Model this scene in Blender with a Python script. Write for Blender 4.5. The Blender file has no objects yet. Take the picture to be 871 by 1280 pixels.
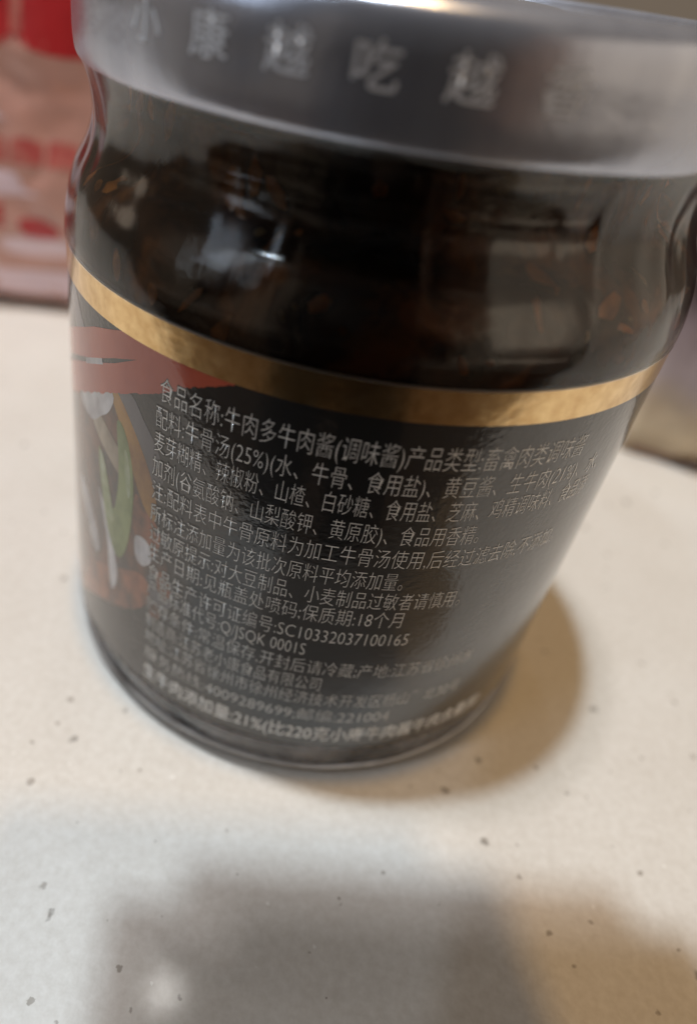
import bpy, bmesh, math, random
from mathutils import Vector, noise, Matrix

random.seed(7)
PI = math.pi
S = 0.035                       # radius of the jar body in metres: lengths below are given in jar radii
scene = bpy.context.scene
COL = scene.collection

# ------------------------------------------------------------------ camera
CAM_POS = Vector((0.0, -2.4971, 2.4176))
CF = Vector((-0.08309, 0.80231, -0.59110)).normalized()
CR = Vector((0.97513, 0.18776, 0.11778)).normalized()
CU = CR.cross(CF).normalized()
cam_data = bpy.data.cameras.new("camera")
cam = bpy.data.objects.new("camera", cam_data)
COL.objects.link(cam)
m = Matrix(((CR.x, CU.x, -CF.x, CAM_POS.x * S), (CR.y, CU.y, -CF.y, CAM_POS.y * S),
            (CR.z, CU.z, -CF.z, CAM_POS.z * S), (0, 0, 0, 1)))
cam.matrix_world = m
cam_data.sensor_fit = 'VERTICAL'
cam_data.sensor_height = 36.0
cam_data.lens = 36.0 * 895.13 / 1280.0
cam_data.shift_x = 113.2 / 1280.0
cam_data.shift_y = -46.3 / 1280.0
cam_data.clip_start = 0.0015
cam_data.clip_end = 50.0
cam_data.dof.use_dof = True
cam_data.dof.focus_distance = 1.99 * S
cam_data.dof.aperture_fstop = 10.5
scene.camera = cam

# ------------------------------------------------------------------ world (dim, warm room around the table)
world = bpy.data.worlds.new("World")
scene.world = world
world.use_nodes = True
nt = world.node_tree
nt.nodes["Background"].inputs[0].default_value = (0.56, 0.44, 0.33, 1)
nt.nodes["Background"].inputs[1].default_value = 0.28


# ------------------------------------------------------------------ lamps
def lamp(name, direction, dist, size, power, color, target=(0, 0, 0.6), size_y=None):
    d = bpy.data.lights.new(name, 'AREA')
    d.shape = 'DISK' if size_y is None else 'RECTANGLE'
    d.size = size * S
    if size_y is not None:
        d.size_y = size_y * S
    d.energy = power
    d.color = color
    o = bpy.data.objects.new(name, d)
    COL.objects.link(o)
    v = Vector(direction).normalized()
    o.location = (Vector(target) + v * dist) * S
    o.rotation_euler = v.to_track_quat('Z', 'Y').to_euler()
    return o


lamp("ceiling_lamp_cool", (-0.145, 0.0, 1.0), 52, 2.0, 17.6, (0.80, 0.92, 1.0))
lamp("ceiling_lamp_neutral", (-0.185, 0.02, 1.0), 50, 2.2, 5.6, (1.0, 0.95, 0.95))
lamp("ceiling_lamp_warm", (0.0, -0.01, 1.0), 48, 2.0, 6.2, (1.0, 0.57, 0.17))
lamp("far_spot_lamp", (-0.050, 0.297, 0.953), 60, 1.3, 0.7, (1.0, 0.97, 0.92), (-0.13, -1.74, 0))
lamp("side_lamp_warm", (-0.975, 0.05, 0.17), 16, 3.0, 0.035, (1.0, 0.80, 0.62), (-0.6, -0.75, 1.84))
lamp("reflection_panel_right", (0.93, -0.16, 0.30), 60, 86, 11.0, (1.0, 0.83, 0.64), (0, 0, 1.6), 52)  # unseen panel added for the beige reflection on the jar, no known window
lamp("reflection_panel_left", (-0.60, -0.46, 0.50), 60, 12, 3.2, (0.72, 0.84, 1.0), (0, 0, 1.8), 40)  # unseen cool panel added for the bluish sheen on the glass, no known window
lamp("small_front_lamp", (-0.40, -0.29, 0.87), 50, 2.0, 2.8, (0.74, 0.87, 1.0), (-0.1, -0.93, 1.87))

scene.view_settings.view_transform = 'Standard'
scene.view_settings.look = 'None'
scene.view_settings.exposure = 0.0
scene.view_settings.gamma = 1.0
scene.render.engine = 'CYCLES'
scene.cycles.use_denoising = True
scene.cycles.max_bounces = 12
scene.cycles.transmission_bounces = 8
scene.cycles.transparent_max_bounces = 12
scene.cycles.caustics_reflective = False
scene.cycles.caustics_refractive = False
scene.cycles.sample_clamp_indirect = 6.0


# ------------------------------------------------------------------ materials
class N:
    """tiny node helper"""
    def __init__(self, name):
        self.mat = bpy.data.materials.new(name)
        self.mat.use_nodes = True
        self.t = self.mat.node_tree
        self.b = self.t.nodes["Principled BSDF"]
        self.out = self.t.nodes["Material Output"]

    def n(self, kind, **kw):
        x = self.t.nodes.new(kind)
        for k, v in kw.items():
            if k.startswith('i_'):
                key = k[2:]
                key = int(key) if key.isdigit() else key
                x.inputs[key].default_value = v
            else:
                setattr(x, k, v)
        return x

    def l(self, a, b):
        self.t.links.new(a, b)

    def set(self, **kw):
        names = dict(color='Base Color', rough='Roughness', metal='Metallic', ior='IOR', trans='Transmission Weight',
                     coat='Coat Weight', coatr='Coat Roughness', spec='Specular IOR Level', sss='Subsurface Weight')
        for k, v in kw.items():
            self.b.inputs[names[k]].default_value = (*v, 1) if isinstance(v, tuple) and len(v) == 3 else v
        return self

    def ramp(self, src, stops):
        r = self.t.nodes.new('ShaderNodeValToRGB')
        el = r.color_ramp.elements
        while len(el) < len(stops):
            el.new(0.5)
        for e, (p, c) in zip(el, stops):
            e.position = p
            e.color = (*c, 1) if len(c) == 3 else c
        self.l(src, r.inputs[0])
        return r.outputs[0]

    def noise(self, scale, detail=3, rough=0.55, vec=None, dist=0.0):
        x = self.n('ShaderNodeTexNoise')
        x.inputs['Scale'].default_value = scale
        x.inputs['Detail'].default_value = detail
        x.inputs['Roughness'].default_value = rough
        x.inputs['Distortion'].default_value = dist
        self.l(vec if vec is not None else self.obj(), x.inputs['Vector'])
        return x

    def obj(self):
        if not hasattr(self, '_tc'):
            self._tc = self.n('ShaderNodeTexCoord')
        return self._tc.outputs['Object']

    def mix(self, fac, a, b, blend='MIX'):
        x = self.n('ShaderNodeMix', data_type='RGBA', blend_type=blend)
        for s, v in ((x.inputs[0], fac), (x.inputs[6], a), (x.inputs[7], b)):
            if hasattr(v, 'links'):
                self.l(v, s)
            else:
                s.default_value = (*v, 1) if isinstance(v, tuple) and len(v) == 3 else v
        return x.outputs[2]

    def math(self, op, a, b=None, c=None):
        x = self.n('ShaderNodeMath', operation=op)
        for i, v in enumerate((a, b, c)):
            if v is None:
                continue
            if hasattr(v, 'links'):
                self.l(v, x.inputs[i])
            else:
                x.inputs[i].default_value = v
        return x.outputs[0]

    def bump(self, h, strength=0.2, dist=0.001):
        x = self.n('ShaderNodeBump')
        x.inputs['Strength'].default_value = strength
        x.inputs['Distance'].default_value = dist
        self.l(h, x.inputs['Height'])
        self.l(x.outputs[0], self.b.inputs['Normal'])
        return x.outputs[0]

    def scale_vec(self, s):
        x = self.n('ShaderNodeMapping')
        x.inputs['Scale'].default_value = s
        self.l(self.obj(), x.inputs['Vector'])
        return x.outputs[0]


def mat_counter():
    k = N("speckled_stone_counter")
    big = k.noise(9, 3)
    mid = k.noise(60, 4)
    fine = k.noise(900, 2, 0.7)
    base = k.ramp(big.outputs[0], [(0.3, (0.71, 0.68, 0.635)), (0.7, (0.76, 0.735, 0.695))])
    base = k.mix(0.5, base, k.ramp(mid.outputs[0], [(0.3, (0.66, 0.62, 0.57)), (0.7, (0.80, 0.78, 0.745))]))
    base = k.mix(0.35, base, k.ramp(fine.outputs[0], [(0.3, (0.60, 0.56, 0.50)), (0.7, (0.86, 0.84, 0.80))]))
    # blotchy grey-brown grains, a few of them, in two sizes
    for cell, lo, hi, keep, col in ((170, 0.0, 0.13, 0.36, (0.10, 0.075, 0.055)), (420, 0.0, 0.16, 0.30, (0.20, 0.16, 0.12)),
                                    (95, 0.0, 0.09, 0.18, (0.13, 0.10, 0.08)), (300, 0.0, 0.17, 0.30, (0.24, 0.20, 0.165)), (700, 0.0, 0.18, 0.08, (1.0, 0.99, 0.96))):
        wob = k.noise(cell * 5, 2)
        vec = k.n('ShaderNodeMixRGB', blend_type='ADD')
        vec.inputs[0].default_value = 0.25 / cell
        k.l(k.obj(), vec.inputs[1])
        k.l(wob.outputs[1], vec.inputs[2])
        vo = k.n('ShaderNodeTexVoronoi')
        vo.inputs['Scale'].default_value = cell
        k.l(vec.outputs[0], vo.inputs['Vector'])
        sep = k.n('ShaderNodeSeparateColor')
        k.l(vo.outputs['Color'], sep.inputs[0])
        on = k.math('LESS_THAN', sep.outputs[0], keep)
        size = k.math('MULTIPLY', sep.outputs[1], hi)
        size = k.math('ADD', size, 0.02)
        d = k.math('SUBTRACT', size, vo.outputs['Distance'])
        d = k.math('MULTIPLY', d, 22.0)
        d.node.use_clamp = True
        f = k.math('MULTIPLY', d, on)
        f = k.math('MULTIPLY', f, k.math('ADD', k.math('MULTIPLY', sep.outputs[2], 0.5), 0.55))
        base = k.mix(f, base, col)
    k.l(base, k.b.inputs['Base Color'])
    k.set(rough=0.45, spec=0.3, coat=0.4, coatr=0.11)
    scr = k.noise(160, 3, vec=k.scale_vec((1.0, 0.12, 1.0)))
    k.bump(k.math('ADD', fine.outputs[0], scr.outputs[0]), 0.10, 0.0004)
    return k.mat


def clear_skin(name, tint, ior, gain, rough, bumps, strength, dist):
    """thin clear wall: straight through, with a Fresnel reflection on its uneven surface"""
    k = N(name)
    tr = k.n('ShaderNodeBsdfTransparent')
    tr.inputs[0].default_value = (*tint, 1)
    gl = k.n('ShaderNodeBsdfGlossy')
    gl.inputs['Roughness'].default_value = rough
    fr = k.n('ShaderNodeFresnel')
    fr.inputs['IOR'].default_value = ior
    h = None
    for (sc, zs, amp, dis) in bumps:
        q = k.math('MULTIPLY', k.noise(sc, 3, vec=k.scale_vec((1, 1, zs)), dist=dis).outputs[0], amp)
        h = q if h is None else k.math('ADD', h, q)
    bm = k.n('ShaderNodeBump')
    bm.inputs['Strength'].default_value = strength
    bm.inputs['Distance'].default_value = dist
    k.l(h, bm.inputs['Height'])
    k.l(bm.outputs[0], gl.inputs['Normal'])
    k.l(bm.outputs[0], fr.inputs['Normal'])
    mx = k.n('ShaderNodeMixShader')
    f = k.math('MULTIPLY', fr.outputs[0], gain)
    f.node.use_clamp = True
    k.l(f, mx.inputs[0])
    k.l(tr.outputs[0], mx.inputs[1])
    k.l(gl.outputs[0], mx.inputs[2])
    k.l(mx.outputs[0], k.out.inputs['Surface'])
    k.t.nodes.remove(k.b)
    return k.mat


def mat_glass():
    return clear_skin("clear_jar_glass", (0.93, 0.93, 0.90), 1.5, 1.4, 0.13, ((50, 1, 1, 0), (180, 1, 0.15, 0)), 0.10, 0.002)


def mat_film():
    return clear_skin("clear_shrink_film", (0.975, 0.97, 0.96), 1.42, 1.6, 0.13, ((70, 0.35, 1, 0.6), (300, 0.25, 0.2, 0.4)), 0.11, 0.0012)


def mat_printed(name, color, rough=0.45, spec=0.2, coat=1.0, vary=0.0, second=None, scale=120, grain=0.05):
    """printed plastic of the label, with its fine grain"""
    k = N(name).set(color=color, rough=rough, spec=spec, coat=coat, coatr=0.10)
    k.b.inputs["Coat IOR"].default_value = 1.68
    if second is not None:
        no = k.noise(scale, 4, vec=k.scale_vec((1, 1, 0.6)))
        c = k.mix(k.ramp(no.outputs[0], [(0.38, (0, 0, 0)), (0.62, (1, 1, 1))]), color, second)
        k.l(c, k.b.inputs['Base Color'])
    gr = k.noise(1500, 2)
    wv = k.noise(85, 2)
    k.l(k.bump(k.math('ADD', k.math('MULTIPLY', gr.outputs[0], 0.25), wv.outputs[0]), grain, 0.0012), k.b.inputs['Coat Normal'])
    return k.mat


def mat_gold():
    k = N("gold_foil_print").set(color=(0.62, 0.40, 0.17), rough=0.22, metal=1.0, coat=0.3, coatr=0.1)
    no = k.noise(700, 3)
    c = k.ramp(no.outputs[0], [(0.3, (0.66, 0.43, 0.19)), (0.7, (0.88, 0.64, 0.33))])
    k.l(c, k.b.inputs['Base Color'])
    wv = k.noise(140, 3)
    big = k.noise(38, 2)
    k.bump(k.math('ADD', k.math('MULTIPLY', big.outputs[0], 2.0), k.math('ADD', wv.outputs[0], k.math('MULTIPLY', no.outputs[0], 0.25))), 0.13, 0.0009)
    return k.mat


def mat_lid():
    k = N("satin_silver_lid").set(color=(0.42, 0.42, 0.435), rough=0.25, metal=0.72)
    br = k.noise(420, 3, vec=k.scale_vec((1, 1, 0.15)))
    k.l(k.ramp(br.outputs[0], [(0.3, (0.45, 0.48, 0.57)), (0.7, (0.54, 0.575, 0.67))]), k.b.inputs['Base Color'])
    k.bump(k.noise(900, 3).outputs[0], 0.10, 0.0003)
    return k.mat


def mat_sauce():
    k = N("dark_beef_sauce").set(rough=0.22, spec=0.5)
    a = k.noise(150, 4, dist=0.4)
    b = k.noise(60, 3)
    v = k.n('ShaderNodeTexVoronoi')
    v.inputs['Scale'].default_value = 260
    k.l(k.obj(), v.inputs['Vector'])
    c = k.ramp(a.outputs[0], [(0.38, (0.018, 0.008, 0.005)), (0.54, (0.09, 0.032, 0.012)), (0.68, (0.42, 0.14, 0.035))])
    c = k.mix(k.ramp(b.outputs[0], [(0.55, (0, 0, 0)), (0.72, (0.6, 0.6, 0.6))]), c, (0.06, 0.02, 0.008))
    k.l(c, k.b.inputs['Base Color'])
    k.bump(k.math('ADD', a.outputs[0], k.math('MULTIPLY', v.outputs['Distance'], 0.5)), 0.5, 0.001)
    return k.mat


def mat_plain(name, color, rough=0.5, metal=0.0, coat=0.0, bump=0.0, bscale=300, var=None):
    k = N(name).set(color=color, rough=rough, metal=metal, coat=coat, coatr=0.1)
    no = k.noise(bscale, 3)
    if var is not None:
        k.l(k.ramp(no.outputs[0], [(0.35, color), (0.65, var)]), k.b.inputs['Base Color'])
    if bump:
        k.bump(no.outputs[0], bump, 0.001)
    return k.mat


M = dict(
    counter=mat_counter(), glass=mat_glass(), film=mat_film(), gold=mat_gold(), lid=mat_lid(), sauce=mat_sauce(),
    black=mat_printed("black_printed_label", (0.008, 0.008, 0.009), 0.5, grain=0.12),
    text=mat_printed("grey_label_ink", (0.93, 0.91, 0.88), 0.5),
    white=mat_plain("white_label_edge", (0.72, 0.70, 0.68), 0.4),
    red=mat_printed("red_brush_ink", (0.55, 0.10, 0.05), 0.4, second=(0.40, 0.055, 0.03), scale=70),
    ribbon=mat_printed("grey_ribbon_ink", (0.17, 0.16, 0.18), 0.4, second=(0.05, 0.048, 0.055), scale=50),
    palewhite=mat_printed("pale_print", (0.62, 0.62, 0.66), 0.4, second=(0.26, 0.25, 0.28), scale=240),
    cream=mat_printed("cream_print", (0.50, 0.42, 0.31), 0.4, second=(0.22, 0.17, 0.12), scale=220),
    orange=mat_printed("orange_print", (0.40, 0.19, 0.02), 0.4, second=(0.20, 0.075, 0.012), scale=220),
    green=mat_printed("green_scallion_print", (0.09, 0.14, 0.025), 0.4, second=(0.24, 0.31, 0.12), scale=230),
    palegreen=mat_printed("pale_scallion_print", (0.46, 0.52, 0.38), 0.4, second=(0.18, 0.25, 0.08), scale=260),
    meat=mat_printed("brown_meat_print", (0.14, 0.045, 0.02), 0.4, second=(0.016, 0.010, 0.010), scale=330),
    rust=mat_printed("rust_print", (0.30, 0.09, 0.035), 0.4, second=(0.07, 0.022, 0.012), scale=300),
    flake=mat_plain("chilli_flake", (0.80, 0.28, 0.06), 0.25, var=(0.25, 0.08, 0.02), bscale=400),
    seed=mat_plain("pale_seed", (0.40, 0.26, 0.12), 0.3),
    lidink=mat_plain("pale_lid_ink", (0.90, 0.93, 1.0), 0.9),
)


# ------------------------------------------------------------------ object helpers
def tag(o, label=None, cat=None, group=None, kind=None):
    for k, v in (('label', label), ('category', cat), ('group', group), ('kind', kind)):
        if v:
            o[k] = v
    return o


def link(name, mesh, mat=None, parent=None):
    o = bpy.data.objects.new(name, mesh)
    COL.objects.link(o)
    if mat is not None and not mesh.materials:
        mesh.materials.append(mat)
    if parent is not None:
        o.parent = parent
    return o


def smooth(mesh, on=True):
    for p in mesh.polygons:
        p.use_smooth = on


def lathe_mesh(name, prof, seg=160, cap_bottom=False, cap_top=False, disp=None, close=False):
    """prof: list of (r, z) in jar radii"""
    verts, faces = [], []
    n = len(prof)
    for (r, z) in prof:
        for s in range(seg):
            a = 2 * PI * s / seg
            rr, zz = (r, z) if disp is None else disp(r, z, a)
            verts.append((rr * math.sin(a) * S, -rr * math.cos(a) * S, zz * S))
    rows = n if close else n - 1
    for i in range(rows):
        j = (i + 1) % n
        for s in range(seg):
            t = (s + 1) % seg
            faces.append((i * seg + s, i * seg + t, j * seg + t, j * seg + s))
    if cap_bottom:
        faces.append(tuple(reversed(range(seg))))
    if cap_top:
        faces.append(tuple((n - 1) * seg + s for s in range(seg)))
    me = bpy.data.meshes.new(name)
    me.from_pydata(verts, [], faces)
    bm = bmesh.new()
    bm.from_mesh(me)
    bmesh.ops.recalc_face_normals(bm, faces=bm.faces)
    bm.to_mesh(me)
    bm.free()
    smooth(me)
    return me


def spline(pts, k=6):
    """Catmull-Rom through (r, z) points"""
    out = []
    P = [pts[0]] + list(pts) + [pts[-1]]
    for i in range(1, len(P) - 2):
        for j in range(k):
            t = j / k
            q = []
            for c in range(2):
                p0, p1, p2, p3 = P[i - 1][c], P[i][c], P[i + 1][c], P[i + 2][c]
                q.append(0.5 * (2 * p1 + (p2 - p0) * t + (2 * p0 - 5 * p1 + 4 * p2 - p3) * t * t
                                + (3 * p1 - p0 - 3 * p2 + p3) * t ** 3))
            out.append(tuple(q))
    out.append(pts[-1])
    return out


def wrap(az, z, r):
    a = math.radians(az)
    return Vector((r * math.sin(a), -r * math.cos(a), z)) * S


def smooth_poly(poly, k=4):
    out = []
    n = len(poly)
    for i in range(n):
        p0, p1, p2, p3 = (Vector(poly[(i + d) % n]) for d in (-1, 0, 1, 2))
        for j in range(k):
            t = j / k
            out.append(tuple(0.5 * (2 * p1 + (p2 - p0) * t + (2 * p0 - 5 * p1 + 4 * p2 - p3) * t * t
                                    + (3 * p1 - p0 - 3 * p2 + p3) * t ** 3)))
    return out


def patch(name, poly, mapfn, mat, parent, step, scale=(1, 1)):
    """flat outline cut out of a curved surface: filled, subdivided, then wrapped by mapfn"""
    bm = bmesh.new()
    vs = [bm.verts.new((p[0] * scale[0], p[1] * scale[1], 0)) for p in poly]
    f = bm.faces.new(vs)
    bmesh.ops.triangulate(bm, faces=[f])
    for _ in range(6):
        es = [e for e in bm.edges if e.calc_length() > step]
        if not es:
            break
        bmesh.ops.subdivide_edges(bm, edges=es, cuts=1)
        bmesh.ops.triangulate(bm, faces=bm.faces)
    for v in bm.verts:
        v.co = mapfn(v.co.x / scale[0], v.co.y / scale[1])
    me = bpy.data.meshes.new(name)
    bm.to_mesh(me)
    bm.free()
    smooth(me)
    return link(name, me, mat, parent)


def glyphs(text, offset=0.0):
    """text as a flat mesh in em units"""
    cu = bpy.data.curves.new("lettering", 'FONT')
    cu.body = text
    cu.size = 1.0
    cu.resolution_u = 3
    cu.offset = offset
    o = bpy.data.objects.new("lettering", cu)
    COL.objects.link(o)
    bpy.context.view_layer.update()
    dg = bpy.context.evaluated_depsgraph_get()
    me = bpy.data.meshes.new_from_object(o.evaluated_get(dg))
    bpy.data.objects.remove(o)
    bpy.data.curves.remove(cu)
    me.materials.clear()
    return me


def fine(me, step):
    """cut long strokes so that they follow the curve they are wrapped on"""
    bm = bmesh.new()
    bm.from_mesh(me)
    for _ in range(4):
        es = [e for e in bm.edges if abs(e.verts[0].co.x - e.verts[1].co.x) > step]
        if es:
            bmesh.ops.subdivide_edges(bm, edges=es, cuts=1)
            bmesh.ops.triangulate(bm, faces=[f for f in bm.faces if len(f.verts) > 3])
    bm.to_mesh(me)
    bm.free()


def text_width(text):
    # closing bar makes the advance of the last character measurable
    def right(t):
        me = glyphs(t)
        x = max(v.co.x for v in me.vertices)
        bpy.data.meshes.remove(me)
        return x
    return right(text + "|") - right("|")


# ------------------------------------------------------------------ the counter
def counter():
    bm = bmesh.new()
    bmesh.ops.create_cube(bm, size=1.0)
    for v in bm.verts:
        v.co = Vector((v.co.x * 2.2, v.co.y * 0.66, v.co.z * 0.03 - 0.015))
    bmesh.ops.translate(bm, verts=bm.verts, vec=(0.1, 0.33 - 2.35 * S, 0))
    bmesh.ops.bevel(bm, geom=[e for e in bm.edges], offset=0.004, segments=3, affect='EDGES')
    me = bpy.data.meshes.new("countertop")
    bm.to_mesh(me)
    bm.free()
    tag(link("countertop", me, M['counter']), kind='structure')


counter()

# ------------------------------------------------------------------ the jar
jar = bpy.data.objects.new("sauce_jar", None)
COL.objects.link(jar)
tag(jar, "glass jar of dark beef sauce with black and gold label under a silver lid", "jar")

outer = spline([(0.0, 0.045), (0.55, 0.04), (0.78, 0.012), (0.86, 0.0), (0.92, 0.008), (0.965, 0.045), (0.985, 0.10), (1.0, 0.17)], 7)
outer += spline([(1.0, 0.19), (1.0, 0.7), (1.0, 1.2), (1.0, 1.66), (0.997, 1.73), (0.985, 1.79), (0.966, 1.835), (0.935, 1.872), (0.895, 1.898),
                 (0.872, 1.925), (0.862, 1.955), (0.876, 1.972), (0.862, 1.99), (0.861, 2.02), (0.874, 2.04), (0.860, 2.06), (0.858, 2.10),
                 (0.856, 2.14), (0.866, 2.16), (0.856, 2.18), (0.855, 2.27), (0.84, 2.29)], 4)
inner = spline([(0.80, 2.29), (0.80, 2.20), (0.80, 2.02), (0.81, 1.94), (0.85, 1.885), (0.91, 1.855), (0.955, 1.79), (0.975, 1.72), (0.98, 1.6),
                (0.98, 0.8), (0.98, 0.27), (0.955, 0.19), (0.90, 0.135), (0.80, 0.115), (0.4, 0.11), (0.0, 0.11)], 4)
prof = [p for p in outer if p[0] > 0.001]
heel = [p for p in prof if p[1] < 0.175]
prof = [p for p in prof if p[1] > 0.15 or p[0] > 0.9999]



def glass_disp(r, z, a):
    # stippled bearing edge of the base, faint waviness elsewhere
    k = math.exp(-((z - 0.03) / 0.03) ** 2) * (1 if r > 0.7 else 0)
    wob = 0.0025 * noise.noise(Vector((math.sin(a) * 2.5, math.cos(a) * 2.5, z * 4))) if z > 1.68 else 0.0
    return r + 0.0045 * k * math.sin(a * 96) + wob, z + 0.003 * k * math.sin(a * 96 + 1.5)


prof = prof[[i for i, p in enumerate(prof) if p[1] > 0.165][0]:]
glass_me = lathe_mesh("glass_body", prof, 256, False, False, glass_disp)
heel_in = [(1.0, 0.176), (0.985, 0.178), (0.955, 0.165), (0.90, 0.125), (0.80, 0.105), (0.50, 0.100), (0.02, 0.100)]
k_ = N("thick_clear_base_glass").set(color=(0.90, 0.90, 0.87), rough=0.04, trans=1.0, ior=1.5)
k_.bump(k_.noise(60, 2).outputs[0], 0.15, 0.002)
link("glass_base", lathe_mesh("glass_base", [p for p in heel if p[1] < 0.172] + heel_in, 768, True, True, glass_disp), k_.mat, jar)
glass = link("glass_body", glass_me, M['glass'], jar)



def mat_hem():
    k = N("shrunk_film_hem").set(color=(0.50, 0.47, 0.47), rough=0.28, coat=0.6, coatr=0.08)
    wr = k.noise(90, 3, vec=k.scale_vec((1, 1, 0.5)), dist=0.8)
    k.bump(wr.outputs[0], 0.35, 0.0015)
    k.l(k.ramp(wr.outputs[0], [(0.38, (0.04, 0.04, 0.04)), (0.70, (0.40, 0.40, 0.40))]), k.b.inputs['Alpha'])
    return k.mat


def hem_disp(r, z, a):
    q = Vector((math.sin(a) * 7, math.cos(a) * 7, z * 9))
    return r + 0.006 * noise.noise(q) + 0.003 * noise.noise(q * 3.1), z


hem_prof = spline([(1.0035, 0.200), (1.006, 0.165), (0.997, 0.105), (0.977, 0.055), (0.952, 0.026), (0.935, 0.014), (0.925, 0.010)], 5)
link("film_hem", lathe_mesh("film_hem", hem_prof, 480, disp=hem_disp), mat_hem(), jar)

bead = [(0.9835 + 0.009 * math.cos(2 * PI * i / 8), 0.050 + 0.009 * math.sin(2 * PI * i / 8)) for i in range(8)]  # pale ring added to paint the bright reflection line round the base
link("painted_rim_glint", lathe_mesh("painted_rim_glint", bead, 480, disp=lambda r, z, a: (r + 0.003 * noise.noise(Vector((math.sin(a) * 8, math.cos(a) * 8, 1))), z + 0.004 * noise.noise(Vector((math.sin(a) * 6, math.cos(a) * 6, 5)))), close=True),
     mat_plain("pale_glint_paint", (0.85, 0.83, 0.82), 0.12, coat=1.0, bump=0.6, bscale=120, var=(0.30, 0.28, 0.27)), jar)

LEVEL = 2.075


def sauce_disp(r, z, a):
    p = Vector((r * math.sin(a), -r * math.cos(a), z))
    return r - 0.012 * max(0.0, noise.noise(p * 7)) , z + (0.03 * noise.noise(p * 4) if z > 2.03 else 0.0)


sp = [(0.40, 0.11)] + [(r + 0.004, z) for r, z in reversed(inner) if 0.41 < r and z < LEVEL - 0.01]
sp += [(0.80, LEVEL), (0.76, LEVEL - 0.004), (0.5, LEVEL - 0.01), (0.2, LEVEL - 0.01)]
sauce = link("sauce", lathe_mesh("sauce", sp, 160, True, True, sauce_disp), M['sauce'], jar)


def inner_r(z):
    for (r0, z0), (r1, z1) in zip(inner[:-1], inner[1:]):
        if z1 <= z <= z0:
            t = (z - z0) / (z1 - z0 + 1e-9)
            return r0 + (r1 - r0) * t
    return 0.93


def flakes(name, n, mat, smin, smax, zr, rnd):
    bm = bmesh.new()
    for _ in range(n):
        az = rnd.uniform(0, 2 * PI)
        z = rnd.uniform(*zr)
        r = inner_r(z) + 0.006
        w, h = rnd.uniform(smin, smax), rnd.uniform(smin, smax) * 0.6
        ang = rnd.uniform(0, PI)
        vs = []
        kk = rnd.randint(5, 8)
        for i in range(kk):
            q = 2 * PI * i / kk
            j = rnd.uniform(0.65, 1.1)
            x, y = w * j * math.cos(q), h * j * math.sin(q)
            x, y = x * math.cos(ang) - y * math.sin(ang), x * math.sin(ang) + y * math.cos(ang)
            rr = inner_r(z + y) + 0.006
            vs.append(bm.verts.new(wrap(math.degrees(az + x / r), z + y, rr)))
        c = bm.verts.new(wrap(math.degrees(az), z, r + 0.008))
        for i in range(kk):
            bm.faces.new((vs[i], vs[(i + 1) % kk], c))
    me = bpy.data.meshes.new(name)
    bm.to_mesh(me)
    bm.free()
    smooth(me)
    o = link(name, me, mat, jar)
    o['kind'] = 'stuff'


rnd = random.Random(3)
flakes("chilli_flakes", 100, M['flake'], 0.012, 0.06, (1.66, 2.06), rnd)
flakes("sesame_seeds", 26, M['seed'], 0.008, 0.02, (1.66, 1.92), rnd)

# ---- label
LB, LT, GB = 0.205, 1.645, 1.550
label = link("label", lathe_mesh("label", [(1.0025, LB), (1.0025, 0.6), (1.0025, 1.1), (1.0025, GB + 0.01)], 360), M['black'], jar)
gold = link("gold_band", lathe_mesh("gold_band", [(1.0035, GB), (1.0035, (GB + LT) / 2), (1.0035, LT)], 360), M['gold'], label)
edge = link("label_edge", lathe_mesh("label_edge", [(1.0005, LT + 0.004), (1.0045, LT + 0.0035), (1.0045, LT - 0.001)], 360), M['white'], label)

AZK = PI / 180.0


def on_label(r):
    return lambda az, z: wrap(az, z, r)


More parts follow.
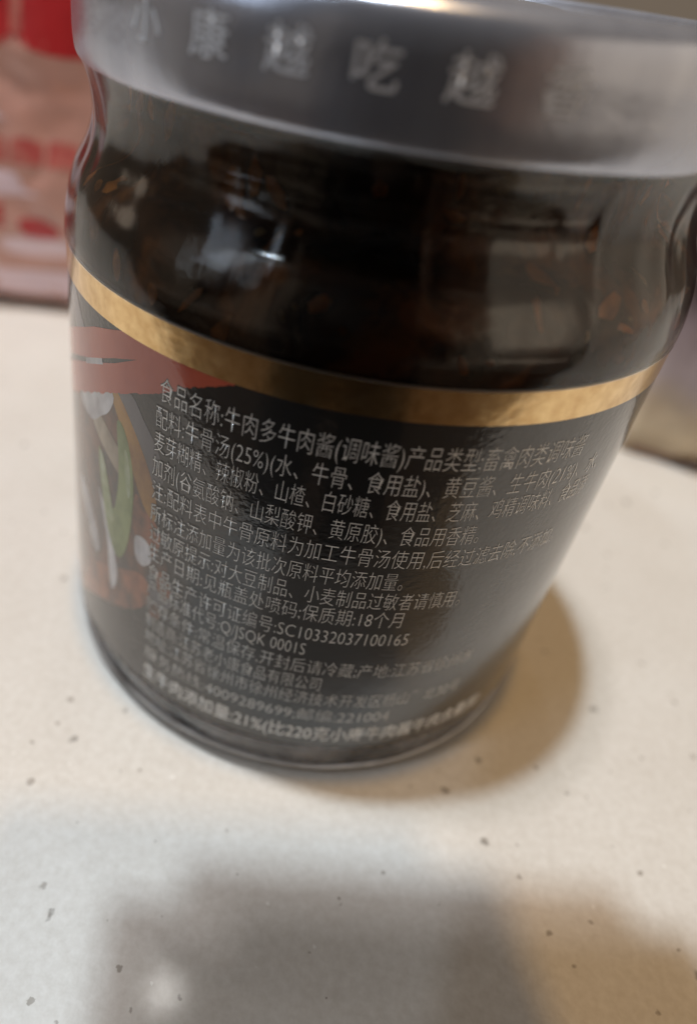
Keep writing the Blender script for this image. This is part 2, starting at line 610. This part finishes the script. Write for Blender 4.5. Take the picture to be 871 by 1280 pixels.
art = [
    # name, material, height above the label, outline as (degrees round the jar, height)
    ("grey_ribbon", 'ribbon', 1.0033, [(-60, 1.56), (-55, 1.56), (-49, 1.45), (-38, 1.37), (-33.5, 1.375), (-30.5, 1.32), (-26.8, 1.24), (-25.5, 1.15), (-28, 1.11), (-32, 1.19), (-38, 1.31), (-50, 1.38), (-58, 1.48)]),
    ("bowl_picture", 'meat', 1.0031, [(-88, 1.05), (-66, 1.10), (-50, 1.25), (-41, 1.34), (-36, 1.33), (-31, 1.15), (-28, 1.02), (-25, 0.90), (-23.5, 0.80), (-24, 0.70), (-28.5, 0.60), (-34, 0.50), (-45, 0.39), (-60, 0.24), (-70, 0.16), (-88, 0.12), (-95, 0.5)]),
    ("orange_rim", 'orange', 1.0036, [(-40, 1.345), (-37, 1.345), (-32.5, 1.26), (-28.6, 1.15), (-26.5, 1.03), (-27.5, 0.98), (-30, 1.02), (-32.5, 1.10), (-35.5, 1.22)]),
    ("rust_meat", 'rust', 1.0034, [(-32, 1.04), (-28, 1.0), (-25.5, 0.93), (-27, 0.84), (-30, 0.82), (-32.5, 0.90)]),
    ("bowl_base", 'rust', 1.0034, [(-90, 0.14), (-66, 0.17), (-45, 0.40), (-34, 0.505), (-28.5, 0.60), (-28, 0.70), (-31, 0.72), (-37, 0.66), (-50, 0.52), (-66, 0.33), (-90, 0.3)]),
    ("dark_table_patch", 'ribbon', 1.0033, [(-28.3, 0.74), (-24, 0.78), (-22, 0.76), (-22.5, 0.66), (-26, 0.60), (-28.3, 0.62)]),
    ("pale_onion", 'palewhite', 1.0039, [(-53, 1.19), (-49, 1.26), (-41, 1.335), (-38.5, 1.32), (-40, 1.26), (-43, 1.215), (-47, 1.165)]),
    ("cream_noodle", 'cream', 1.0038, [(-47, 1.19), (-44, 1.22), (-40, 1.19), (-35.5, 1.135), (-34.6, 1.08), (-36.5, 1.06), (-41, 1.10), (-44.5, 1.14)]),
    ("scallion_leaf", 'green', 1.0040, [(-37.5, 1.25), (-35.5, 1.245), (-33.6, 1.17), (-32.6, 1.06), (-33, 0.92), (-34.5, 0.78), (-37, 0.71), (-40, 0.76), (-42.5, 0.90), (-44, 1.05), (-43.5, 1.10), (-41.5, 1.02), (-38.8, 0.90), (-37.2, 1.0), (-37, 1.12)]),
    ("scallion_shine", 'palegreen', 1.0043, [(-43.6, 1.08), (-41.8, 1.06), (-39.5, 0.93), (-38.6, 0.86), (-39.8, 0.84), (-42.3, 0.93)]),
    ("scallion_shine", 'palegreen', 1.0043, [(-35.2, 1.17), (-34.2, 1.15), (-33.4, 1.05), (-33.9, 1.0), (-34.9, 1.06)]),
    ("pale_radish", 'palewhite', 1.0039, [(-44.5, 0.93), (-41.5, 0.86), (-39.0, 0.76), (-37.4, 0.64), (-38, 0.56), (-39.5, 0.53), (-40.4, 0.62), (-41.3, 0.76)]),
    ("pale_radish", 'palewhite', 1.0039, [(-31.9, 0.87), (-29.5, 0.885), (-27.7, 0.86), (-27.7, 0.80), (-30, 0.765), (-31.8, 0.79)]),
    ("pale_meat", 'palewhite', 1.0039, [(-55, 0.86), (-50, 0.84), (-46, 0.74), (-44.5, 0.64), (-47, 0.62), (-51, 0.72), (-55, 0.80)]),
    ("rust_meat", 'rust', 1.0036, [(-25.8, 0.79), (-23.5, 0.775), (-22.6, 0.72), (-23.9, 0.68), (-25.8, 0.72)]),
    ("rust_meat", 'rust', 1.0036, [(-27.4, 0.64), (-25.6, 0.63), (-24.8, 0.58), (-26.2, 0.56), (-27.5, 0.58)]),
]
for nm, mk, r, poly in art:
    patch(nm, smooth_poly(poly, 3), on_label(1.0025 + (r - 1.0025) * 0.45), M[mk], label, 0.025, (AZK, 1))

# the red brush stroke, dry-brush lower edge, with the black slit left open
rr_ = random.Random(11)


def jag(p0, p1, n, amp):
    out = []
    for i in range(n):
        t = i / n
        out.append((p0[0] + (p1[0] - p0[0]) * t, p0[1] + (p1[1] - p0[1]) * t + rr_.uniform(-amp, amp)))
    return out


slit = [(-90, 1.09), (-66, 1.235), (-52, 1.325), (-45.5, 1.385)]
up = [(-95, 1.12), (-72, 1.26), (-59.8, 1.374), (-44.9, 1.496), (-36.3, 1.5495), (-14.2, 1.5495)]
low = jag((-14.2, 1.547), (-21, 1.497), 14, 0.003) + jag((-21, 1.497), (-27.3, 1.432), 14, 0.003) + \
    jag((-27.3, 1.43), (-37, 1.35), 16, 0.003) + jag((-37, 1.35), (-52, 1.215), 18, 0.004) + jag((-52, 1.215), (-66.4, 1.071), 14, 0.004) + \
    [(-95, 0.86)]
red_poly = up + low + [(-95, 0.99)] + [(-66, 1.205), (-45.8, 1.375), (-38.2, 1.436), (-32.3, 1.494), (-38.2, 1.452), (-45.7, 1.389), (-66, 1.235), (-95, 1.03)]
patch("red_brush_stroke", red_poly, on_label(1.0033), M['red'], label, 0.025, (AZK, 1))
patch("white_slit", [(-49, 1.362), (-45.0, 1.396), (-42.2, 1.418), (-42.0, 1.400), (-44.5, 1.380), (-49, 1.343)], on_label(1.0034), M['palewhite'], label, 0.025, (AZK, 1))

# ---- the small print: start and anchor angles measured on the jar
LINES = [
    (1.447, -27.1, "食品名称:牛肉多牛肉酱(调味酱)", 11.6, "产品类型:畜禽肉类调味酱", 0.081),
    (1.359, -27.8, "配料:牛骨汤(25%)(水、牛骨、食用盐)、", 18.6, "黄豆酱、生牛肉(21%)、水、", 0.077),
    (1.277, -27.9, "麦芽糊精、辣椒粉、山楂、白砂糖、食用盐、", 20.5, "芝麻、鸡精调味料、食品添", 0.077),
    (1.190, -28.1, "加剂(谷氨酸钠、山梨酸钾、黄原胶)、食品用香精。", 29.4, "", 0.077),
    (1.104, -28.0, "注:配料表中牛骨原料为加工牛骨汤使用,", 20.1, "后经过滤去除,不添加。", 0.077),
    (1.017, -28.1, "所标注添加量为该批次原料平均添加量。", 19.0, "", 0.077),
    (0.936, -28.1, "过敏原提示:对大豆制品、小麦制品过敏者请慎用。", 30.8, "", 0.077),
    (0.858, -28.2, "生产日期:见瓶盖处喷码;保质期:18个月", 19.9, "", 0.077),
    (0.771, -28.2, "食品生产许可证编号:SC10332037100165", 21.9, "", 0.077),
    (0.700, -28.2, "产品标准代号:Q/JSQK 0001S", 4.1, "", 0.077),
    (0.619, -28.3, "贮存条件:常温保存,开封后请冷藏;", 14.2, "产地:江苏省徐州市", 0.074),
    (0.540, -28.3, "制造商:江苏老小康食品有限公司", 8.6, "", 0.074),
    (0.463, -28.3, "地址:江苏省徐州市徐州经济技术开发区", 21.0, "杨山路北30号", 0.074),
    (0.376, -28.3, "服务热线:4009289699;邮编:221004", 23.6, "", 0.072),
    (0.276, -28.4, "生牛肉添加量:21%(比220克", 12.6, "小康牛肉酱牛肉含量高)", 0.084),
]
for i, (zc, a0, s0, a1, s1, em) in enumerate(LINES):
    bold = i == len(LINES) - 1
    w = text_width(s0)
    k = (a1 - a0) / w                       # degrees per em
    for nm, txt, off, r, mk in (("text_line", s0 + s1, 0.008 if bold else -0.014, 1.0037, 'text'), ("text_outline", s0[:4], 0.035, 1.0036, 'black')):
        me = glyphs(txt, off)
        fine(me, 0.32)
        for v in me.vertices:
            v.co = wrap(a0 + v.co.x * k, zc + (v.co.y - 0.36) * em, r)
        me.name = nm
        link(nm, me, M[mk], label)

# ---- lid
lid_prof = spline([(0.90, 2.135), (0.925, 2.118), (0.948, 2.122), (0.958, 2.134), (0.963, 2.155), (0.966, 2.19), (0.966, 2.24), (0.966, 2.295),
                   (0.960, 2.338), (0.944, 2.368), (0.915, 2.386), (0.885, 2.391), (0.86, 2.384), (0.845, 2.362), (0.82, 2.350),
                   (0.72, 2.352), (0.5, 2.358), (0.42, 2.361), (0.40, 2.370), (0.36, 2.377), (0.2, 2.381), (0.02, 2.382)], 4)
lid_in = [(0.02, 2.325), (0.8, 2.305), (0.88, 2.34), (0.93, 2.32), (0.946, 2.28), (0.946, 2.16), (0.93, 2.14)]
lid = link("lid", lathe_mesh("lid", lid_prof + lid_in, 200, close=False), M['lid'], jar)


def lid_sign(ch, az_c):
    me = glyphs(ch, 0.010)
    fine(me, 0.12)
    xs = [v.co.x for v in me.vertices]
    ys = [v.co.y for v in me.vertices]
    cx, cy = (max(xs) + min(xs)) / 2, (max(ys) + min(ys)) / 2
    for v in me.vertices:
        v.co = wrap(az_c + (v.co.x - cx) * 5.9, 2.266 + (v.co.y - cy) * 0.092, 0.9675)
    me.name = "lid_character"
    link("lid_character", me, M['lidink'], lid)


for ch, az in zip("小康越吃越香", (-34.7, -23.9, -13.4, -3.0, 7.6, 18.3)):
    lid_sign(ch, az)

# ---- shrink film: from the label edge over the shoulder and up to the lid
film_prof = spline([(1.0070, 1.642), (1.0060, 1.67), (1.003, 1.71), (0.991, 1.78), (0.972, 1.84), (0.940, 1.91), (0.922, 1.98),
                    (0.926, 2.05), (0.940, 2.10), (0.952, 2.128)], 8)


def film_disp(r, z, a):
    w = max(0.0, 1 - abs(z - 1.93) / 0.21)
    p = Vector((math.sin(a) * 3, math.cos(a) * 3, z * 2.2))
    q = Vector((math.sin(a) * 9, math.cos(a) * 9, z * 3.0))
    d = 0.009 * noise.noise(p + Vector((5, 1, 2))) + 0.006 * noise.noise(q)
    # deep vertical gathers on the right-hand side
    g = math.exp(-((math.degrees(a) - 52) / 9) ** 2) + math.exp(-((math.degrees(a) - 300) / 7) ** 2)
    d += 0.004 * g * math.sin(a * 40 + z * 9)
    dg = (math.degrees(a) + 180) % 360 - 180
    for c0, tilt in ((7.0, -8.0), (-11.0, 3.0), (33.0, -5.0)):
        d += 0.007 * math.exp(-((dg - c0 - tilt * (z - 1.9)) / 0.9) ** 2)
    rr = r + (d - 0.004) * w
    return rr, z


film = link("shrink_film", lathe_mesh("shrink_film", film_prof, 480, disp=film_disp), M['film'], jar)


# ------------------------------------------------------------------ food packets behind
def packet_surface(A, u, n, width, height, lean, bulge, crease):
    """front of a filled pouch: (s, h) in jar radii -> world point"""
    A, u, n = Vector(A), Vector(u).normalized(), Vector(n).normalized()

    def f(s, h, side=1, lift=0.0):
        x = min(max(s / width, 0), 1)
        y = min(max(h / height, 0), 1)
        fat = (max(0.0, math.sin(PI * x)) ** 0.55) * (max(0.0, min(1, (1 - y) * 3)) ** 0.6) * (0.35 + 0.65 * min(1.0, y * 5) ** 0.6)
        p = Vector((s * 1.7, h * 1.7, side * 4.0))
        wr = crease * (noise.noise(p) + 0.5 * noise.noise(p * 2.7) + 0.25 * noise.noise(p * 6.1)) * min(1, 8 * x * (1 - x)) * min(1, 6 * (1 - y))
        d = (bulge * fat + wr * (1 if side > 0 else 0.5)) * side
        back = h * math.tan(lean)
        q = A + u * s + Vector((0, 0, 1)) * h + n * back - n * (d + lift * side)
        return q * S
    return f


def packet_body(name, f, width, height, mat, parent, nx=70, ny=90):
    verts, faces = [], []
    for side in (1, -1):
        for j in range(ny + 1):
            for i in range(nx + 1):
                verts.append(f(width * i / nx, height * j / ny, side))
    off = (nx + 1) * (ny + 1)
    for sd in (0, 1):
        for j in range(ny):
            for i in range(nx):
                a = sd * off + j * (nx + 1) + i
                q = (a, a + 1, a + nx + 2, a + nx + 1)
                faces.append(q if sd == 0 else tuple(reversed(q)))
    me = bpy.data.meshes.new(name)
    me.from_pydata(verts, [], faces)
    bm = bmesh.new()
    bm.from_mesh(me)
    # close the bottom gusset
    bot = [[bm.verts.new(Vector(verts[sd * off + i])) for i in range(nx + 1)] for sd in (0, 1)]
    for i in range(nx):
        bm.faces.new((bot[0][i], bot[1][i], bot[1][i + 1], bot[0][i + 1]))
    bmesh.ops.remove_doubles(bm, verts=bm.verts, dist=1e-6)
    bmesh.ops.recalc_face_normals(bm, faces=bm.faces)
    bm.to_mesh(me)
    bm.free()
    smooth(me)
    return link(name, me, mat, parent)


P_PINK = mat_plain("pink_printed_film", (0.66, 0.35, 0.29), 0.32, coat=0.4, bump=0.15, bscale=60, var=(0.60, 0.34, 0.29))
P_RED = mat_plain("red_printed_film", (0.58, 0.035, 0.04), 0.3, coat=0.4, bump=0.15, bscale=60, var=(0.48, 0.028, 0.035))
P_DRED = mat_plain("faded_red_print", (0.47, 0.14, 0.12), 0.35, coat=0.3, bump=0.15, bscale=90, var=(0.52, 0.20, 0.17))
P_LILAC = mat_plain("lilac_white_print", (0.85, 0.66, 0.72), 0.32, coat=0.4, bump=0.15, bscale=70, var=(0.78, 0.60, 0.66))
P_SOFT = mat_plain("soft_red_print", (0.52, 0.09, 0.085), 0.35, coat=0.3, bump=0.15, bscale=260, var=(0.62, 0.22, 0.18))
P_BROWN = mat_plain("brown_edge_shade_and_seal", (0.25, 0.15, 0.11), 0.4)  # serves the packet's painted edge shade and the bag's seal strip

pk = bpy.data.objects.new("food_packet", None)
COL.objects.link(pk)
tag(pk, "soft red and pink plastic food packet standing on the counter behind the jar", "packet")
W1, H1 = 3.7, 3.2
X0 = 2.62         # packet coordinate of the left frame edge
fA = packet_surface((-2.76 - X0, 2.58, 0.0), (1, -0.035, 0), (0.035, 1, 0), W1, H1, 0.10, 0.42, 0.05)
# put the seam of the front near the measured base line
packet_body("packet_body", fA, W1, H1, P_PINK, pk)


def pmap(lift):
    return lambda s, h: fA(s + X0, h, 1, lift)


def pp(nm, poly, mt, lift=0.004, k=3):
    poly = smooth_poly(poly, k) if k else poly
    patch(nm, poly, pmap(lift), mt, pk, 0.12)


# scalloped red panel across the upper half
sc = [(-2.45, 2.95)]
for c in (-1.87, -1.23, -0.59, 0.05, 0.68):
    hw = 0.31
    for i in range(9):
        t = PI - PI * i / 8
        sc.append((c + hw * math.cos(t), 1.80 - 0.10 * math.sin(t)))
sc += [(1.0, 2.95)]
pp("scalloped_panel", sc, P_RED, 0.004, 0)
for c in (-1.23, -0.59, 0.05, 0.69):
    pp("panel_groove", [(c - 0.36, 1.80), (c - 0.28, 1.80), (c - 0.29, 2.7), (c - 0.35, 2.7)], P_SOFT, 0.008, 0)
pp("lilac_patch", [(-2.2, 1.62), (-0.2, 1.60), (0.12, 1.60), (0.20, 1.36), (0.1, 1.30), (-2.2, 1.28)], P_LILAC)
for i in range(13):
    x = -2.3 + i * 0.235 + 0.03
    pp("red_block_letter", [(x, 1.04 + rr_.uniform(0, .02)), (x + 0.21, 1.04 + rr_.uniform(0, .02)), (x + 0.215, 1.19), (x + 0.10, 1.215), (x + 0.01, 1.20)], P_SOFT, 0.006, 0)
pp("lilac_patch", [(-2.3, 0.99), (0.1, 1.00), (0.34, 0.97), (0.38, 0.90), (0.30, 0.84), (-2.3, 0.82)], P_LILAC)
for h in (0.76, 0.70, 0.64, 0.57, 0.50):
    pp("faded_text_line", [(-2.3, h - 0.022), (0.25 if h > .6 else 0.1, h - 0.022), (0.25 if h > .6 else 0.1, h + 0.022), (-2.3, h + 0.022)], P_RED if h > .6 else P_DRED, 0.006, 0)
pp("faded_stamp", [(0.36, 0.68), (0.52, 0.70), (0.62, 0.64), (0.60, 0.58), (0.40, 0.58)], P_RED, 0.006)
pp("lilac_patch", [(0.24, 0.54), (0.66, 0.56), (0.72, 0.45), (0.28, 0.43)], P_LILAC)
pp("lilac_patch", [(-2.3, 0.32), (-0.3, 0.32), (0.3, 0.30), (0.8, 0.30), (0.8, 0.12), (-2.3, 0.12)], P_LILAC)
pp("painted_edge_shade", [(-2.5, 0.02), (0.95, 0.02), (0.95, 0.07), (-2.5, 0.07)], P_BROWN, 0.004, 0)  # brown strip painting the shade along the packet's bottom edge



def mat_bag():
    k = N("printed_bag_film").set(rough=0.35, coat=0.4, coatr=0.15)
    sp_ = k.n('ShaderNodeSeparateXYZ')
    k.l(k.obj(), sp_.inputs[0])
    wob = k.noise(22, 3)
    z = k.math('MULTIPLY', sp_.outputs[2], 1 / (2.2 * S))
    z = k.math('ADD', z, k.math('MULTIPLY', k.math('SUBTRACT', wob.outputs[0], 0.5), 0.30))
    c = k.ramp(z, [(0.0, (0.42, 0.31, 0.19)), (0.08, (0.80, 0.67, 0.48)), (0.16, (0.62, 0.50, 0.37)), (0.24, (0.52, 0.44, 0.46)), (0.36, (0.40, 0.32, 0.35)), (0.47, (0.05, 0.022, 0.022))])
    st = k.noise(60, 3, vec=k.scale_vec((1, 1, 0.12)))
    c = k.mix(0.75, c, k.ramp(st.outputs[0], [(0.35, (0.45, 0.40, 0.36)), (0.65, (1.0, 1.0, 1.0))]), 'MULTIPLY')
    k.l(c, k.b.inputs['Base Color'])
    k.bump(st.outputs[0], 0.6, 0.003)
    return k.mat


G_BAG = mat_bag()
pk2 = bpy.data.objects.new("snack_bag", None)
COL.objects.link(pk2)
tag(pk2, "beige and mauve snack bag with dark maroon top standing on the counter at right", "bag")
fB = packet_surface((1.92, 1.92, 0.0), (1, 0.05, 0), (-0.05, 1, 0), 2.3, 3.0, 0.12, 0.30, 0.07)
packet_body("bag_body", fB, 2.3, 3.0, G_BAG, pk2, 60, 80)
patch("seal_strip", [(0.05, 0.02), (2.25, 0.02), (2.25, 0.07), (0.05, 0.07)], lambda s, h: fB(s, h, 1, 0.004), P_BROWN, pk2, 0.1)

# ------------------------------------------------------------------ the phone that takes the picture, right behind its lens
ph = bpy.data.objects.new("smartphone", None)
COL.objects.link(ph)
tag(ph, "black smartphone held above the counter in front of the jar", "phone")
PH_X = (-0.50, 1.24)
PH_Y = (-1.6, 2.31)


def slab(name, x0, x1, y0, y1, d0, d1, mat, bev):
    bm = bmesh.new()
    bmesh.ops.create_cube(bm, size=1.0)
    for v in bm.verts:
        x = x0 if v.co.x < 0 else x1
        y = y0 if v.co.y < 0 else y1
        d = d0 if v.co.z < 0 else d1
        v.co = Vector((x, y, d))
    vert_edges = [e for e in bm.edges if abs(e.verts[0].co.z - e.verts[1].co.z) > 1e-6]
    bmesh.ops.bevel(bm, geom=vert_edges, offset=bev, segments=6, affect='EDGES')
    for v in bm.verts:
        c = v.co.copy()
        v.co = (CAM_POS + CR * c.x + CU * c.y - CF * c.z) * S
    bmesh.ops.recalc_face_normals(bm, faces=bm.faces)
    me = bpy.data.meshes.new(name)
    bm.to_mesh(me)
    bm.free()
    return link(name, me, mat, ph)


PH_M = mat_plain("black_phone_glass", (0.012, 0.012, 0.014), 0.25)
slab("phone_body", PH_X[0], PH_X[1], PH_Y[0], PH_Y[1], 0.03, 0.25, PH_M, 0.2)
slab("screen", PH_X[0] + 0.06, PH_X[1] - 0.06, PH_Y[0] + 0.06, PH_Y[1] - 0.06, 0.251, 0.256, PH_M, 0.15)

# ------------------------------------------------------------------ floor, and the person who holds the phone
bm = bmesh.new()
bmesh.ops.create_grid(bm, x_segments=1, y_segments=1, size=3.0)
me = bpy.data.meshes.new("floor")
bm.to_mesh(me)
bm.free()
fl = tag(link("floor", me, mat_plain("brown_floor", (0.10, 0.065, 0.045), 0.5, bscale=8, var=(0.14, 0.09, 0.06))), kind='structure')
fl.location.z = -0.90

ps = bpy.data.objects.new("person", None)
COL.objects.link(ps)
tag(ps, "person in a dark sweater leaning over the counter and holding the phone", "person")
PX, PY = 0.0, -0.36
J = [((0, 0, 0.0), .125), ((0, .01, .14), .12), ((0, .03, .30), .135), ((0, .05, .42), .12), ((0, .075, .50), .055), ((0, .09, .545), .05),   # pelvis..neck
     ((.17, .05, .42), .06), ((.22, .08, .20), .046), ((.095, .17, .06), .032), ((.066, .225, .056), .024),
     ((-.17, .05, .42), .06), ((-.24, .03, .20), .046), ((-.24, .10, .06), .036), ((-.24, .17, .045), .026),
     ((.09, 0, -.06), .085), ((.10, .01, -.44), .06), ((.10, -.01, -.86), .042),
     ((-.09, 0, -.06), .085), ((-.10, .01, -.44), .06), ((-.10, -.01, -.86), .042)]
E_ = [(0, 1), (1, 2), (2, 3), (3, 4), (4, 5), (3, 6), (6, 7), (7, 8), (8, 9), (3, 10), (10, 11), (11, 12), (12, 13),
      (0, 14), (14, 15), (15, 16), (0, 17), (17, 18), (18, 19)]


def skin_body(name, joints, edges, mat, parent, levels=2):
    me = bpy.data.meshes.new(name)
    me.from_pydata([Vector(j[0]) + Vector((PX, PY, 0)) for j in joints], edges, [])
    o = bpy.data.objects.new(name, me)
    COL.objects.link(o)
    sk = o.modifiers.new("skin", 'SKIN')
    for i, j in enumerate(joints):
        me.skin_vertices[0].data[i].radius = (j[1], j[1] * (0.72 if j[1] > 0.1 else 1))
    me.skin_vertices[0].data[0].use_root = True
    sb = o.modifiers.new("sub", 'SUBSURF')
    sb.levels = sb.render_levels = levels
    bpy.context.view_layer.update()
    dg = bpy.context.evaluated_depsgraph_get()
    out = bpy.data.meshes.new_from_object(o.evaluated_get(dg))
    bpy.data.objects.remove(o)
    out.name = name
    out.materials.clear()
    smooth(out)
    return link(name, out, mat, parent)


SW = mat_plain("dark_sweater", (0.018, 0.017, 0.022), 0.85, bump=0.3, bscale=300)
SKIN = mat_plain("skin", (0.50, 0.30, 0.21), 0.5)
HAIR = mat_plain("black_hair", (0.012, 0.010, 0.009), 0.5)
skin_body("body", J, E_, SW, ps)
HD = [((0, .10, .57), .05), ((0, .115, .62), .075), ((0, .12, .68), .088), ((0, .115, .73), .075)]
skin_body("head", HD, [(0, 1), (1, 2), (2, 3)], SKIN, ps)
HR = [((0, .085, .62), .072), ((0, .085, .68), .092), ((0, .095, .745), .085)]
skin_body("hair", HR, [(0, 1), (1, 2)], HAIR, ps)
# right hand closed on the edge of the phone: palm, four fingers, thumb
hand = [((.064, .235, .062), .020), ((.056, .256, .080), .023), ((.052, .268, .095), .021)]
hE = [(0, 1), (1, 2)]
for k in range(4):
    b = len(hand)
    hand += [((.050, .284 - .010 * k, .112 - .012 * k), .0085), ((.042, .296 - .010 * k, .112 - .012 * k), .0078),
             ((.032, .298 - .010 * k, .108 - .012 * k), .0070)]
    hE += [(2, b), (b, b + 1), (b + 1, b + 2)]
b = len(hand)
hand += [((.046, .250, .092), .010), ((.038, .252, .103), .009), ((.030, .256, .110), .008)]
hE += [(1, b), (b, b + 1), (b + 1, b + 2)]
skin_body("hand", hand, hE, SKIN, ps)
